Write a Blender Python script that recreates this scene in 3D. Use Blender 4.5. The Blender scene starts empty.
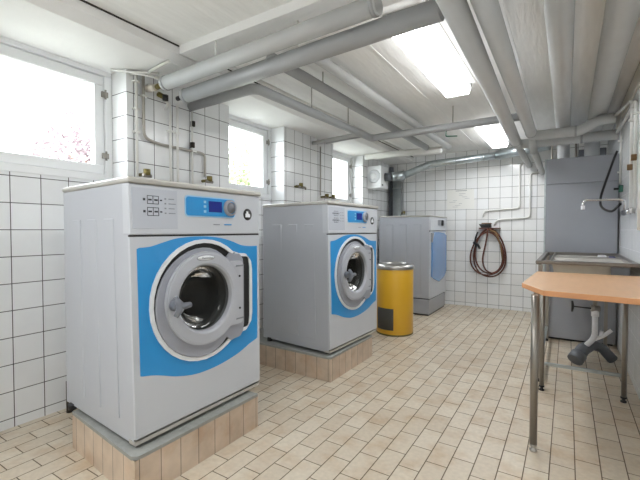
import bpy, bmesh, math, random
from mathutils import Vector, Matrix
random.seed(7)
PI = math.pi
SC = bpy.context.scene
COL = SC.collection

# ------------------------------------------------------------------ camera, world, exposure
cam_d = bpy.data.cameras.new('camera'); cam = bpy.data.objects.new('camera', cam_d); COL.objects.link(cam)
cam_d.sensor_width = 36; cam_d.lens = 389.22 * 36 / 640
cam_d.clip_start = .02; cam_d.clip_end = 300
cam.location = (0, 0, 1.1005); cam.rotation_euler = (PI/2 - .0251, 0, .566)
SC.camera = cam
SC.view_settings.view_transform = 'Standard'; SC.view_settings.look = 'None'
SC.view_settings.gamma = 1; SC.view_settings.use_curve_mapping = False
SC.view_settings.exposure = 1.5
SC.cycles.max_bounces = 10; SC.cycles.diffuse_bounces = 6; SC.cycles.glossy_bounces = 4
SC.cycles.sample_clamp_indirect = 4
W = bpy.data.worlds.new('world'); SC.world = W; W.use_nodes = True
bg = W.node_tree.nodes['Background']; bg.inputs[0].default_value = (.88, .94, 1, 1); bg.inputs[1].default_value = 6.0
LAMP = 9.0        # strength of the ceiling light diffusers

# ------------------------------------------------------------------ materials
def srgb(r, g, b):
    f = lambda c: (c/255/12.92) if c/255 <= .04045 else ((c/255+.055)/1.055)**2.4
    return (f(r), f(g), f(b), 1)
def mat(name, col, rough=.5, metal=0, var=.04, vscale=6, bump=0, bscale=60, spec=.5, coat=0, stretch=(1, 1, 1)):
    m = bpy.data.materials.new(name); m.use_nodes = True; nt = m.node_tree; N = nt.nodes; L = nt.links
    b = N['Principled BSDF']
    c = srgb(*col)
    b.inputs['Roughness'].default_value = rough; b.inputs['Metallic'].default_value = metal
    b.inputs['Specular IOR Level'].default_value = spec
    if coat: b.inputs['Coat Weight'].default_value = coat; b.inputs['Coat Roughness'].default_value = .08
    tc = N.new('ShaderNodeTexCoord'); mp = N.new('ShaderNodeMapping'); mp.inputs['Scale'].default_value = stretch
    L.new(tc.outputs['Object'], mp.inputs[0])
    n = N.new('ShaderNodeTexNoise'); n.inputs['Scale'].default_value = vscale; n.inputs['Detail'].default_value = 4
    L.new(mp.outputs[0], n.inputs['Vector'])
    mr = N.new('ShaderNodeMapRange'); mr.inputs[3].default_value = 1-var*2; mr.inputs[4].default_value = 1+var*2
    L.new(n.outputs[0], mr.inputs[0])
    mx = N.new('ShaderNodeVectorMath'); mx.operation = 'SCALE'; mx.inputs[0].default_value = c[:3]
    L.new(mr.outputs[0], mx.inputs['Scale']); L.new(mx.outputs[0], b.inputs['Base Color'])
    if bump:
        n2 = N.new('ShaderNodeTexNoise'); n2.inputs['Scale'].default_value = bscale; n2.inputs['Detail'].default_value = 3
        L.new(mp.outputs[0], n2.inputs['Vector'])
        bp = N.new('ShaderNodeBump'); bp.inputs['Strength'].default_value = bump; bp.inputs['Distance'].default_value = .01
        L.new(n2.outputs[0], bp.inputs['Height']); L.new(bp.outputs[0], b.inputs['Normal'])
    return m
def tiles(name, c1, c2, grout, bw, bh, ms, axes, off, brick=0, rough=.18, mott=.015, mscale=12, bump=.4, streak=None, coat=0):
    """axes: which object axes feed u and v; off: grout line position on each"""
    m = bpy.data.materials.new(name); m.use_nodes = True; nt = m.node_tree; N = nt.nodes; L = nt.links
    b = N['Principled BSDF']; b.inputs['Roughness'].default_value = rough
    if coat: b.inputs['Coat Weight'].default_value = coat
    tc = N.new('ShaderNodeTexCoord'); sp = N.new('ShaderNodeSeparateXYZ'); L.new(tc.outputs['Object'], sp.inputs[0])
    cb = N.new('ShaderNodeCombineXYZ')
    for i in (0, 1):
        a = N.new('ShaderNodeMath'); a.operation = 'ADD'; a.inputs[1].default_value = 100*(bw, bh)[i]*2 - off[i]
        L.new(sp.outputs[axes[i]], a.inputs[0]); L.new(a.outputs[0], cb.inputs[i])
    t = N.new('ShaderNodeTexBrick'); t.offset = brick; t.offset_frequency = 2; t.squash = 1
    t.inputs['Scale'].default_value = 1; t.inputs['Brick Width'].default_value = bw; t.inputs['Row Height'].default_value = bh
    t.inputs['Mortar Size'].default_value = ms; t.inputs['Mortar Smooth'].default_value = .15; t.inputs['Bias'].default_value = 0
    t.inputs['Color1'].default_value = srgb(*c1); t.inputs['Color2'].default_value = srgb(*c2); t.inputs['Mortar'].default_value = srgb(*grout)
    L.new(cb.outputs[0], t.inputs['Vector'])
    n = N.new('ShaderNodeTexNoise'); n.inputs['Scale'].default_value = mscale; n.inputs['Detail'].default_value = 5
    L.new(tc.outputs['Object'], n.inputs['Vector'])
    mr = N.new('ShaderNodeMapRange'); mr.inputs[1].default_value = .3; mr.inputs[2].default_value = .7
    mr.inputs[3].default_value = 1-mott; mr.inputs[4].default_value = 1+mott; L.new(n.outputs[0], mr.inputs[0])
    sc = N.new('ShaderNodeVectorMath'); sc.operation = 'SCALE'; L.new(t.outputs['Color'], sc.inputs[0]); L.new(mr.outputs[0], sc.inputs['Scale'])
    out = sc.outputs[0]
    if streak:   # a browner burnt tint that comes and goes over the fired clay
        n3 = N.new('ShaderNodeTexNoise'); n3.inputs['Scale'].default_value = 7; n3.inputs['Detail'].default_value = 6
        L.new(tc.outputs['Object'], n3.inputs['Vector'])
        m3 = N.new('ShaderNodeMapRange'); m3.inputs[1].default_value = .48; m3.inputs[2].default_value = .68; m3.inputs[4].default_value = .55; L.new(n3.outputs[0], m3.inputs[0])
        mx = N.new('ShaderNodeMix'); mx.data_type = 'RGBA'; mx.blend_type = 'MULTIPLY'
        L.new(m3.outputs[0], mx.inputs[0]); L.new(out, mx.inputs[6]); mx.inputs[7].default_value = srgb(*streak); out = mx.outputs[2]
    L.new(out, b.inputs['Base Color'])
    inv = N.new('ShaderNodeMath'); inv.operation = 'SUBTRACT'; inv.inputs[0].default_value = 1; L.new(t.outputs['Fac'], inv.inputs[1])
    bp = N.new('ShaderNodeBump'); bp.inputs['Strength'].default_value = bump; bp.inputs['Distance'].default_value = .002
    L.new(inv.outputs[0], bp.inputs['Height']); L.new(bp.outputs[0], b.inputs['Normal'])
    rr = N.new('ShaderNodeMapRange'); rr.inputs[3].default_value = rough; rr.inputs[4].default_value = .8; L.new(t.outputs['Fac'], rr.inputs[0]); L.new(rr.outputs[0], b.inputs['Roughness'])
    return m
WT1, WT2, GR = (238, 240, 241), (233, 235, 236), (74, 72, 72)
M = {}
M['tile_left'] = tiles('tile_left', WT1, WT2, GR, .15, .15, .0024, ('Y', 'Z'), (.0011, .0532))
M['tile_pier'] = tiles('tile_pier', WT1, WT2, GR, .15, .15, .0024, ('Y', 'Z'), (.028, .0532))
M['tile_return'] = tiles('tile_return', WT1, WT2, GR, .30, .15, .0024, ('X', 'Z'), (.10, .0532))
M['tile_back'] = tiles('tile_back', WT1, (231, 231, 229), (122, 122, 122), .15, .15, .0026, ('X', 'Z'), (-.045, .049), rough=.12)
M['tile_right'] = tiles('tile_right', WT1, WT2, (200, 200, 200), .15, .15, .0014, ('Y', 'Z'), (.05, .0532), mott=.03)
M['floor'] = tiles('floor_tile', (206, 196, 178), (194, 181, 161), (100, 88, 72), .2, .1, .0026, ('Y', 'X'), (.015, -.4554), brick=.5, rough=.42, mott=.07, mscale=45, bump=.5, streak=(230, 210, 186))
M['plinth_front'] = tiles('plinth_front', (204, 186, 166), (190, 170, 150), (132, 122, 110), .1, .4, .0022, ('Y', 'Z'), (.02, -.1), rough=.45, mott=.1, streak=(228, 206, 184))
M['plinth_side'] = tiles('plinth_side', (204, 186, 166), (190, 170, 150), (132, 122, 110), .1, .4, .0022, ('X', 'Z'), (-.05, -.1), rough=.45, mott=.1, streak=(228, 206, 184))
M['concrete'] = mat('concrete', (150, 152, 148), .75, var=.1, vscale=30, bump=.3)
M['ceiling'] = mat('ceiling_paint', (240, 240, 238), .6, var=.05, vscale=5, bump=.55, bscale=9, stretch=(5, .6, 5))
M['soffit'] = mat('soffit_paint', (240, 240, 239), .6, var=.03, vscale=4, bump=.3, bscale=14)
M['dark_gap'] = mat('dark_gap', (52, 48, 44), .9)
M['paint'] = mat('white_paint', (238, 240, 241), .35, var=.015)
M['cream_paint'] = mat('cream_paint', (226, 220, 208), .5, var=.03)
M['pipe'] = mat('pipe_lagging', (186, 188, 188), .45, var=.03, vscale=9, bump=.08, bscale=25)
M['pipe_dark'] = mat('grey_pipe', (158, 160, 161), .4, var=.03, vscale=9)
M['pipe_white'] = mat('white_pipe', (226, 226, 222), .35, var=.02)
M['galv'] = mat('galvanised', (176, 184, 186), .28, metal=.85, var=.12, vscale=25, bump=.08, bscale=30)
M['steel'] = mat('stainless', (190, 188, 184), .28, metal=.95, var=.06, vscale=12)
M['conduit'] = mat('conduit', (176, 172, 164), .35, metal=.3)
M['steel_dull'] = mat('steel_dull', (128, 124, 120), .35, metal=.9)
M['steel_tube'] = mat('steel_tube', (150, 145, 138), .3, metal=.85, var=.05)
M['chrome'] = mat('chrome', (225, 225, 225), .1, metal=1)
M['brass'] = mat('brass', (120, 110, 62), .5, metal=.4, var=.2, vscale=80)
M['wood_block'] = mat('brown_handle', (120, 92, 58), .6, var=.12, vscale=50)
M['black'] = mat('black_rubber', (26, 26, 28), .45)
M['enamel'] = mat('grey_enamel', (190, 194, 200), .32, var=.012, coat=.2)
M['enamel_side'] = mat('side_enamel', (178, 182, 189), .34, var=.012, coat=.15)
M['enamel_dry'] = mat('dryer_enamel', (170, 174, 182), .35, var=.015, coat=.15)
M['lid'] = mat('lid_steel', (186, 184, 178), .4, metal=.3, var=.05)
M['blue'] = mat('blue_panel', (34, 140, 205), .3, var=.02, coat=.3)
M['blue_dry'] = mat('blue_glass_panel', (72, 130, 190), .15, var=.02, coat=.5)
M['rim'] = mat('rim_white', (222, 225, 228), .3, var=.01)
M['bezel'] = mat('bezel_grey', (150, 153, 162), .35, var=.02)
M['ring'] = mat('door_ring', (176, 179, 186), .35, var=.015)
M['knob'] = mat('knob_grey', (110, 114, 122), .35)
M['drum'] = mat('drum_steel', (50, 49, 46), .38, metal=.9, var=.25, vscale=35, stretch=(1, 1, 1))
M['glossgrey'] = mat('panel_print', (184, 189, 198), .22, var=.01)
M['ink'] = mat('dark_ink', (60, 62, 68), .4)
M['ink2'] = mat('grey_ink', (130, 134, 140), .4)
M['screen'] = mat('screen', (22, 40, 130), .12)
M['lightblue'] = mat('pale_blue', (150, 196, 226), .3)
M['yellow'] = mat('yellow_paint', (222, 172, 42), .35, var=.02, coat=.2)
M['sticker'] = mat('dark_sticker', (66, 66, 62), .6)
M['table'] = mat('beech_laminate', (204, 165, 128), .38, var=.05, vscale=5, stretch=(8, 1.2, 8))
M['table_edge'] = mat('beech_edge', (206, 148, 102), .5, var=.05, vscale=5, stretch=(1, 1, 8))
M['cabinet'] = mat('cabinet_grey', (160, 163, 170), .2, var=.02, metal=.15)
M['hose'] = mat('brown_hose', (92, 48, 34), .4, var=.1, vscale=30)
M['drain_white'] = mat('drain_white', (232, 232, 236), .4)
M['drain_grey'] = mat('drain_grey', (98, 102, 108), .5, var=.05)
M['paper'] = mat('paper', (232, 232, 228), .6, var=.01)
M['green'] = mat('green_plastic', (40, 96, 78), .5)
M['bark'] = mat('bark', (120, 100, 86), .9)
M['leaf_red'] = mat('leaf_red', (138, 124, 127), .7, var=.15, vscale=3)
M['leaf_green'] = mat('leaf_green', (128, 140, 102), .7, var=.2, vscale=3)
M['grass'] = mat('grass', (120, 122, 112), .9, var=.15, vscale=3)
M['render'] = mat('outer_render', (220, 218, 212), .8)
gl = bpy.data.materials.new('window_glass'); gl.use_nodes = True
b = gl.node_tree.nodes['Principled BSDF']; b.inputs['Transmission Weight'].default_value = 1; b.inputs['Roughness'].default_value = 0; b.inputs['IOR'].default_value = 1.02
b.inputs['Base Color'].default_value = (1, 1, 1, 1)
M['glass'] = gl
gd = bpy.data.materials.new('door_glass'); gd.use_nodes = True
b = gd.node_tree.nodes['Principled BSDF']; b.inputs['Transmission Weight'].default_value = .8; b.inputs['Roughness'].default_value = .03; b.inputs['IOR'].default_value = 1.2
b.inputs['Base Color'].default_value = (.13, .135, .13, 1)
M['door_glass'] = gd
em = bpy.data.materials.new('lamp_diffuser'); em.use_nodes = True
b = em.node_tree.nodes['Principled BSDF']; b.inputs['Base Color'].default_value = (.95, .95, .93, 1)
b.inputs['Emission Color'].default_value = (.97, .985, 1, 1); b.inputs['Emission Strength'].default_value = LAMP
M['lamp'] = em
em2 = em.copy(); em2.name = 'lamp_diffuser_side'; em2.node_tree.nodes['Principled BSDF'].inputs['Emission Strength'].default_value = 1.8; M['lamp_side'] = em2

# ------------------------------------------------------------------ mesh builder
class MB:
    def __init__(s): s.v = []; s.f = []; s.mi = []; s.sm = []
    def add(s, vs, fs, mi=0, smooth=False, M4=None):
        o = len(s.v)
        s.v += [tuple(M4 @ Vector(v)) if M4 else tuple(v) for v in vs]
        for f in fs: s.f.append(tuple(i+o for i in f)); s.mi.append(mi); s.sm.append(smooth)
        return s
    def box(s, x0, x1, y0, y1, z0, z1, mi=0, mis=None, M4=None):
        vs = [(x, y, z) for z in (z0, z1) for y in (y0, y1) for x in (x0, x1)]
        fs = [(0, 2, 3, 1), (4, 5, 7, 6), (0, 1, 5, 4), (2, 6, 7, 3), (0, 4, 6, 2), (1, 3, 7, 5)]  # bottom top -y +y -x +x
        for i, f in enumerate(fs): s.add(vs if i == 0 else [], [], 0, M4=M4) if i == 0 else None
        o = len(s.v) - 8
        for i, f in enumerate(fs):
            s.f.append(tuple(k+o for k in f)); s.mi.append(mis[i] if mis else mi); s.sm.append(False)
        return s
    def prism(s, poly, z0, z1, mi=0, mside=None, M4=None):
        """poly in xy, extruded in z"""
        n = len(poly); vs = [(x, y, z0) for x, y in poly] + [(x, y, z1) for x, y in poly]
        s.add(vs, [tuple(range(n-1, -1, -1)), tuple(range(n, 2*n))], mi, M4=M4)
        o = len(s.v) - 2*n
        for i in range(n):
            j = (i+1) % n; s.f.append((o+i, o+j, o+n+j, o+n+i)); s.mi.append(mi if mside is None else mside); s.sm.append(False)
        return s
    def lathe(s, prof, seg=32, mi=0, M4=None, smooth=True, a0=0, a1=2*PI):
        """prof: (r, z) points about the z axis"""
        full = abs(a1-a0-2*PI) < 1e-6; n = seg if full else seg+1
        vs = [(r*math.cos(a0+(a1-a0)*k/seg), r*math.sin(a0+(a1-a0)*k/seg), z) for r, z in prof for k in range(n)]
        fs = []
        for i in range(len(prof)-1):
            for k in range(seg):
                k2 = (k+1) % n
                fs.append((i*n+k, i*n+k2, (i+1)*n+k2, (i+1)*n+k))
        return s.add(vs, fs, mi, smooth, M4)
    def tube(s, pts, r, seg=14, fil=0, mi=0, caps=True, closed=False, fseg=6):
        P = [Vector(p) for p in pts]
        if fil and not closed:
            Q = [P[0]]
            for i in range(1, len(P)-1):
                a, b_, c = P[i-1], P[i], P[i+1]
                d1 = (a-b_); d2 = (c-b_); l = min(fil, d1.length*.49, d2.length*.49)
                p1 = b_ + d1.normalized()*l; p2 = b_ + d2.normalized()*l
                for k in range(fseg+1):
                    t = k/fseg; Q.append(p1*(1-t)**2 + b_*2*t*(1-t) + p2*t*t)
            Q.append(P[-1]); P = Q
        n = len(P); rs = r if isinstance(r, (list, tuple)) else [r]*n
        T = []
        for i in range(n):
            if closed: t = P[(i+1) % n] - P[i-1]
            else: t = P[min(i+1, n-1)] - P[max(i-1, 0)]
            T.append(t.normalized())
        u = T[0].orthogonal().normalized(); vs = []
        for i in range(n):
            u = (u - T[i]*u.dot(T[i])).normalized(); w = T[i].cross(u)
            for k in range(seg):
                a = 2*PI*k/seg; vs.append(P[i] + (u*math.cos(a) + w*math.sin(a))*rs[i])
        fs = []
        for i in range(n if closed else n-1):
            j = (i+1) % n
            for k in range(seg):
                k2 = (k+1) % seg; fs.append((i*seg+k, i*seg+k2, j*seg+k2, j*seg+k))
        s.add(vs, fs, mi, True)
        if caps and not closed:
            o = len(s.v) - n*seg
            s.f.append(tuple(o+k for k in range(seg-1, -1, -1))); s.mi.append(mi); s.sm.append(False)
            s.f.append(tuple(o+(n-1)*seg+k for k in range(seg))); s.mi.append(mi); s.sm.append(False)
        return s
    def cyl(s, a, b_, r, seg=16, mi=0): return s.tube([a, b_], r, seg, mi=mi)
    def build(s, name, mats, parent=None, bevel=0, bseg=2):
        me = bpy.data.meshes.new(name); me.from_pydata(s.v, [], s.f)
        mats = mats if isinstance(mats, (list, tuple)) else [mats]
        for m in mats: me.materials.append(M[m] if isinstance(m, str) else m)
        me.polygons.foreach_set('material_index', s.mi); me.polygons.foreach_set('use_smooth', s.sm)
        bm = bmesh.new(); bm.from_mesh(me); bmesh.ops.recalc_face_normals(bm, faces=bm.faces); bm.to_mesh(me); bm.free()
        o = bpy.data.objects.new(name, me); COL.objects.link(o); o.parent = parent
        if bevel:
            bv = o.modifiers.new('bevel', 'BEVEL'); bv.width = bevel; bv.segments = bseg; bv.limit_method = 'ANGLE'; bv.angle_limit = math.radians(50)
            bv.harden_normals = False
        return o
def tag(o, label, cat, group=None, kind=None):
    o['label'] = label; o['category'] = cat
    if group: o['group'] = group
    if kind: o['kind'] = kind
    return o
def thing(name, label, cat, loc=(0, 0, 0), rotz=0, group=None):
    o = bpy.data.objects.new(name, None); COL.objects.link(o); o.empty_display_size = .1
    o.location = loc; o.rotation_euler = (0, 0, rotz)
    return tag(o, label, cat, group)
def struct(o): o['kind'] = 'structure'; return o

# ------------------------------------------------------------------ room shell
XL, XP, XR, YB, YF, ZC, ZS = -2.6, -2.43, .41, 5.915, -1.6, 2.24, 2.15
struct(MB().box(-3.0, .7, YF-.2, 6.2, -.15, 0).build('floor', 'floor'))
# left wall: parapet below the windows, lintel, piers; three openings
wins = [(.66, 1.479), (2.387, 3.146), (4.122, 4.943)]
piers = [(YF, .64), (1.479, 2.387), (3.146, 4.122), (4.943, YB)]
w = MB()
TL, TP, TR, RN = 0, 1, 2, 3
w.box(-2.88, XL, YF, YB, 0, 1.425, mis=[RN, RN, TR, TR, RN, TL])
w.box(-2.88, XL, YF, YB, 2.165, 2.5, mi=RN)
for a, b_ in piers:
    w.box(-2.88, XL, a, b_, 1.425, 2.165, mi=RN)
    w.box(XL, XP, a, b_, 0, 2.3, mis=[RN, RN, TR, TR, RN, TP])
struct(w.build('wall_left', ['tile_left', 'tile_pier', 'tile_return', 'render']))
struct(MB().box(-3.0, .7, YB, YB+.2, 0, 2.5).build('wall_back', 'tile_back'))
struct(MB().box(XR, XR+.2, YF, YB, 0, 2.5, mis=[0]*6).build('wall_right', 'tile_right'))
struct(MB().box(-3.0, .7, YF-.2, YF, 0, 2.5).build('wall_front', 'tile_back'))
cl = MB().box(-3.0, .7, YF, YB, ZC, ZC+.2)
struct(cl.build('ceiling', 'ceiling'))
# lowered soffit over the windows with its bevelled edge and the shadow gap beside it
sf = MB(); poly = [(-2.62, ZS), (-2.11, ZS), (-2.045, ZS+.035), (-2.045, ZC+.01), (-2.62, ZC+.01)]
Mx = Matrix(((1, 0, 0, 0), (0, 0, 1, 0), (0, 1, 0, 0), (0, 0, 0, 1)))
sf.prism(poly, YF, YB, M4=Mx); struct(sf.build('trim_1', 'soffit'))
struct(MB().box(-2.045, -2.036, YF, YB, ZC-.006, ZC+.01).build('trim_2', 'dark_gap'))
struct(MB().box(-2.036, XR, 1.585, 1.80, ZC-.05, ZC+.01).build('trim_3', 'soffit', bevel=.004))
struct(MB().box(XR-.016, XR, YF, 4.9, 2.10, ZC-.012).build('trim_4', 'cream_paint', bevel=.003))
struct(MB().box(XR-.012, XR, YF, 4.9, ZC-.012, ZC+.01).build('trim_5', 'dark_gap'))
# joints between the shuttering boards on the ceiling
for i, x in enumerate((-1.05, -.62, -.30, .06)):
    struct(MB().box(x, x+.012, 1.85, YB, ZC-.004, ZC+.01).build('trim_%d' % (6+i), 'ceiling'))

# ------------------------------------------------------------------ windows
def window(n, y0, y1):
    z0, z1 = 1.425, 2.165; x1 = XL; x0 = XL-.07
    fr = MB(); t = .045
    for a in ((y0, y1, z0, z0+t), (y0, y1, z1-t, z1), (y0, y0+t, z0+t, z1-t), (y1-t, y1, z0+t, z1-t)):
        fr.box(x0, x1+.004, a[0], a[1], a[2], a[3])
    root = struct(fr.build('window_%d' % n, 'paint', bevel=.004))
    s = MB(); y0, y1, z0, z1 = y0+t+.003, y1-t-.003, z0+t+.003, z1-t-.003; t2 = .06
    for a in ((y0, y1, z0, z0+t2), (y0, y1, z1-t2, z1), (y0, y0+t2, z0+t2, z1-t2), (y1-t2, y1, z0+t2, z1-t2)):
        s.box(x0+.015, x1-.012, a[0], a[1], a[2], a[3])
    s.build('sash', 'paint', root, bevel=.005)
    MB().box(x0+.028, x0+.032, y0+t2, y1-t2, z0+t2, z1-t2).build('pane', 'glass', root)
    for z in (z0+.12, z1-.12):
        h = MB().cyl((x1+.008, y1+.002, z-.03), (x1+.008, y1+.002, z+.03), .007, 10)
        h.box(x1-.006, x1+.008, y1-.02, y1+.02, z-.018, z+.018)
        h.build('hinge', 'steel_tube', root)
for i, (a, b_) in enumerate(wins): window(i+1, a, b_)

# ------------------------------------------------------------------ outdoors beyond the windows
tag(MB().box(-16, -2.88, -6, 22, 1.0, 1.22).build('lawn', 'grass'), 'pale green ground outside the basement windows', 'lawn')['kind'] = 'structure'
def tree(name, label, x, y, z, rad, n, leafmat, group=None, squash=1.0):
    r = thing(name, label, 'tree' if 'tree' in name else 'bush', (x, y, 1.2), 0, group)
    t = MB(); t.tube([(0, 0, -.02), (.05, .03, (z-1.2)*.6), (0, 0, z-1.2)], [.09, .07, .04], 10)
    for k in range(7):
        a = k*.9; t.tube([(0, 0, (z-1.2)*.7), (math.cos(a)*rad*.6, math.sin(a)*rad*.6, z-1.2+rad*.3*math.sin(k))], [.03, .012], 6)
    t.build('trunk', 'bark', r)
    f = MB(); rnd = random.Random(n)
    for _ in range(n):
        d = Vector((rnd.gauss(0, 1), rnd.gauss(0, 1), rnd.gauss(0, 1))).normalized() * rad * rnd.random()**.45
        c = Vector((d.x, d.y, d.z*squash + z-1.2)); s_ = rad*.045*(.6+rnd.random())
        u = Vector((rnd.gauss(0, 1), rnd.gauss(0, 1), rnd.gauss(0, 1))).normalized(); v = u.orthogonal().normalized()
        f.add([c-u*s_, c-v*s_*.5, c+u*s_, c+v*s_*.5], [(0, 1, 2, 3)])
    o = f.build('foliage', leafmat, r); return r
tree('tree', 'pale reddish leafy tree seen through the nearest window', -8, 4.0, 2.55, 1.0, 3600, 'leaf_red')
tree('bush', 'yellow green bush seen low through the middle window', -8, 8.6, 2.35, 1.3, 3400, 'leaf_green')

# ------------------------------------------------------------------ ceiling lights
def light(x, y0, y1, label):
    t = thing('ceiling_light', label, 'light', (x, (y0+y1)/2, ZC), 0, 'fluorescent ceiling lights')
    L2 = (y1-y0)/2; hw = .10
    MB().box(-hw+.02, hw-.02, -L2+.03, L2-.03, -.03, 0).build('housing', 'paint', t, bevel=.004)
    d = MB().prism([(-hw, -.035), (hw, -.035), (hw-.015, -.078), (-hw+.015, -.078)], -L2, L2, M4=Matrix(((1, 0, 0, 0), (0, 0, 1, 0), (0, 1, 0, 0), (0, 0, 0, 1))))
    d = MB().prism([(-hw, -.035), (hw, -.035), (hw-.015, -.078), (-hw+.015, -.078)], -L2, L2, mi=1, mside=1, M4=Matrix(((1, 0, 0, 0), (0, 0, 1, 0), (0, 1, 0, 0), (0, 0, 0, 1))))
    for k, f in enumerate(d.f):
        if all(d.v[q][2] < -.07 for q in f): d.mi[k] = 0
    d.build('diffuser', ['lamp', 'lamp_side'], t)
    for s_ in (-1, 1):
        MB().box(-hw, hw, s_*L2-.012, s_*L2+.012, -.036, 0).build('end_cap', 'pipe_dark', t, bevel=.002)
    return t
light(-.745, 1.96, 3.20, 'long lit ceiling light nearest the camera, above the pipes')
light(-.745, 4.32, 5.48, 'shorter looking lit ceiling light close to the back wall')
light(-.745, -.75, .49, 'assumed ceiling light added unseen behind the camera for brightness, over the room middle')  # assumed fixture out of view, added to brighten the room
light(-1.75, -1.15, .09, 'assumed ceiling light added unseen behind the camera for brightness, nearer the window wall')  # second assumed fixture out of view, added to lift the near left side
sens = thing('pull_cord_knob', 'small beige knob hanging under the near end of the ceiling light', 'knob', (-.60, 1.93, 2.15))
MB().lathe([(0, -.03), (.02, -.025), (.024, -.01), (.012, .0), (.006, .02), (.004, .05), (0, .05)], 14).build('knob', 'cream_paint', sens)
MB().cyl((0, 0, .05), (0, 0, .085), .003, 6).build('cord', 'black', sens)

# ------------------------------------------------------------------ overhead pipes
def pipe(name, label, pts, r, m='pipe', fil=.09, group='overhead lagged pipes', bands=(), parts=(), cat='pipe'):
    """first path is the pipe itself; bands are collars (point, axis)"""
    t = thing(name, label, cat, pts[0], 0, group); o = Vector(pts[0])
    MB().tube([Vector(p)-o for p in pts], r, 18, fil=fil).build('pipe_run', m, t)
    for p, ax in bands:
        p = Vector(p)-o; a = Vector(ax)*.009
        MB().cyl(p-a, p+a, r+.0035, 18).build('collar', 'pipe_dark', t)
    for (nm, a, b_, rr, mm) in parts:
        MB().tube([Vector(a)-o, Vector(b_)-o], rr, 12).build(nm, mm, t)
    return t
Xa, Ya = (1, 0, 0), (0, 1, 0)
pipe('lagged_pipe', 'thick pale grey pipe crossing near the top, ending capped, first of the crossing pair', [(-2.22, 1.61, 2.05), (-.69, 1.55, 2.06)], .043, m='pipe',
     bands=[((-2.2, 1.61, 2.05), Xa), ((-.71, 1.55, 2.06), Xa)],
     parts=[('stub', (-2.24, 1.61, 2.05), (-2.31, 1.62, 2.05), .018, 'brass'), ('hanger', (-1.72, 1.59, 2.08), (-1.72, 1.59, ZC-.04), .005, 'pipe_white')])
pipe('lagged_pipe', 'thick mid grey pipe crossing behind the capped one and running to the light', [(-2.17, 1.73, 1.995), (-.445, 1.62, 2.0)], .046, m='pipe_dark',
     bands=[((-2.15, 1.73, 1.995), Xa)],
     parts=[('stub', (-2.19, 1.73, 1.995), (-2.25, 1.735, 1.995), .016, 'black'), ('hanger', (-1.2, 1.67, 2.03), (-1.2, 1.67, ZC-.045), .005, 'pipe_white')])
pipe('lagged_pipe', 'grey pipe leaving the first pier and bending along the window side then across the room',
     [(-2.40, 1.97, 2.03), (-1.74, 1.95, 2.035), (-1.72, 3.70, 2.05), (-.27, 3.66, 2.05)], .034, m='pipe_dark', fil=.07,
     parts=[('hanger', (-1.73, 2.6, 2.07), (-1.73, 2.6, ZC), .004, 'steel_tube'), ('hanger', (-1.725, 3.2, 2.07), (-1.725, 3.2, ZC), .004, 'steel_tube'), ('hanger', (-.9, 3.69, 2.08), (-.9, 3.69, ZC), .004, 'steel_tube')])
pipe('lagged_pipe', 'flat looking grey pipe running away from the crossing pair parallel to the windows', [(-1.505, 1.82, 2.125), (-1.488, 4.80, 2.125)], .036, m='pipe_dark',
     parts=[('hanger', (-1.50, 2.4, 2.15), (-1.50, 2.4, ZC), .004, 'steel_tube')])
pipe('lagged_pipe', 'white round pipe between the flat looking grey pipe and the lights', [(-1.30, 1.9, 2.15), (-1.28, 5.05, 2.15)], .034, m='pipe',
     bands=[((-1.29, 4.0, 2.15), Ya)])
pipe('thin_conduit', 'thin white conduit tight under the ceiling beside the flat looking grey pipe', [(-1.60, 1.85, 2.20), (-1.58, 5.2, 2.20)], .013, m='pipe_white', group=None)
pipe('thin_conduit', 'thin white conduit along the edge of the lowered ceiling strip', [(-1.93, 1.9, 2.2), (-1.93, 5.4, 2.2)], .013, m='pipe_white', group=None)
tC = pipe('lagged_pipe', 'left of the two thick middle pipes, turning right at the back into the lower crossbar',
     [(-.375, 1.30, 1.965), (-.44, 4.42, 1.965), (.37, 4.42, 1.965)], .047, fil=.10,
     bands=[((-.44, 4.25, 1.965), Ya), ((.1, 4.42, 1.965), Xa)],
     parts=[('branch', (-.44, 4.42, 1.965), (-.44, 5.9, 1.965), .036, 'pipe')])
tG = pipe('lagged_pipe', 'right of the two thick middle pipes, turning right into the upper crossbar that rises',
     [(-.275, 1.2, 1.968), (-.285, 4.10, 1.968), (.10, 4.10, 1.968), (.20, 4.10, 2.04), (.33, 4.10, 2.04)], .044, fil=.09,
     bands=[((-.284, 3.95, 1.968), Ya), ((.05, 4.10, 1.968), Xa)],
     parts=[('branch', (-.285, 4.12, 1.97), (-.285, 4.30, 1.86), .034, 'pipe'), ('branch', (-.285, 4.28, 1.868), (-.29, 5.9, 1.86), .034, 'pipe')])
pipe('lagged_pipe', 'wide ceiling pipe right of the pair, dropping behind the grey cabinet', [(-.042, .6, 2.13), (-.05, 5.32, 2.13), (-.05, 5.32, 1.5)], .061, fil=.12)
pipe('lagged_pipe', 'widest ceiling pipe nearest the right wall, dropping behind the grey cabinet', [(.202, .6, 2.16), (.222, 5.35, 2.16), (.222, 5.35, 1.5)], .073, fil=.16, m='pipe',
     bands=[((.2065, 2.05, 2.16), Ya)])
pipe('lagged_pipe', 'white pipe high across the far left corner above the extractor fan', [(-2.38, 4.93, 2.12), (-1.33, 4.90, 2.10)], .042, m='pipe_white')
pipe('thin_pipe', 'thin grey pipe sticking out from the middle pier below the ceiling', [(-2.42, 3.66, 2.075), (-1.80, 3.62, 2.09)], .021, m='pipe', group=None)
pipe('thin_pipe', 'upper thin grey pipe behind the one sticking out from the middle pier', [(-2.42, 3.95, 2.135), (-1.85, 3.88, 2.135)], .014, m='pipe_dark', group=None)
hk = thing('pipe_hook', 'small dark green hook hanging under the crossing grey pipe', 'hook', (-.96, 3.69, 2.02))
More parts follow.
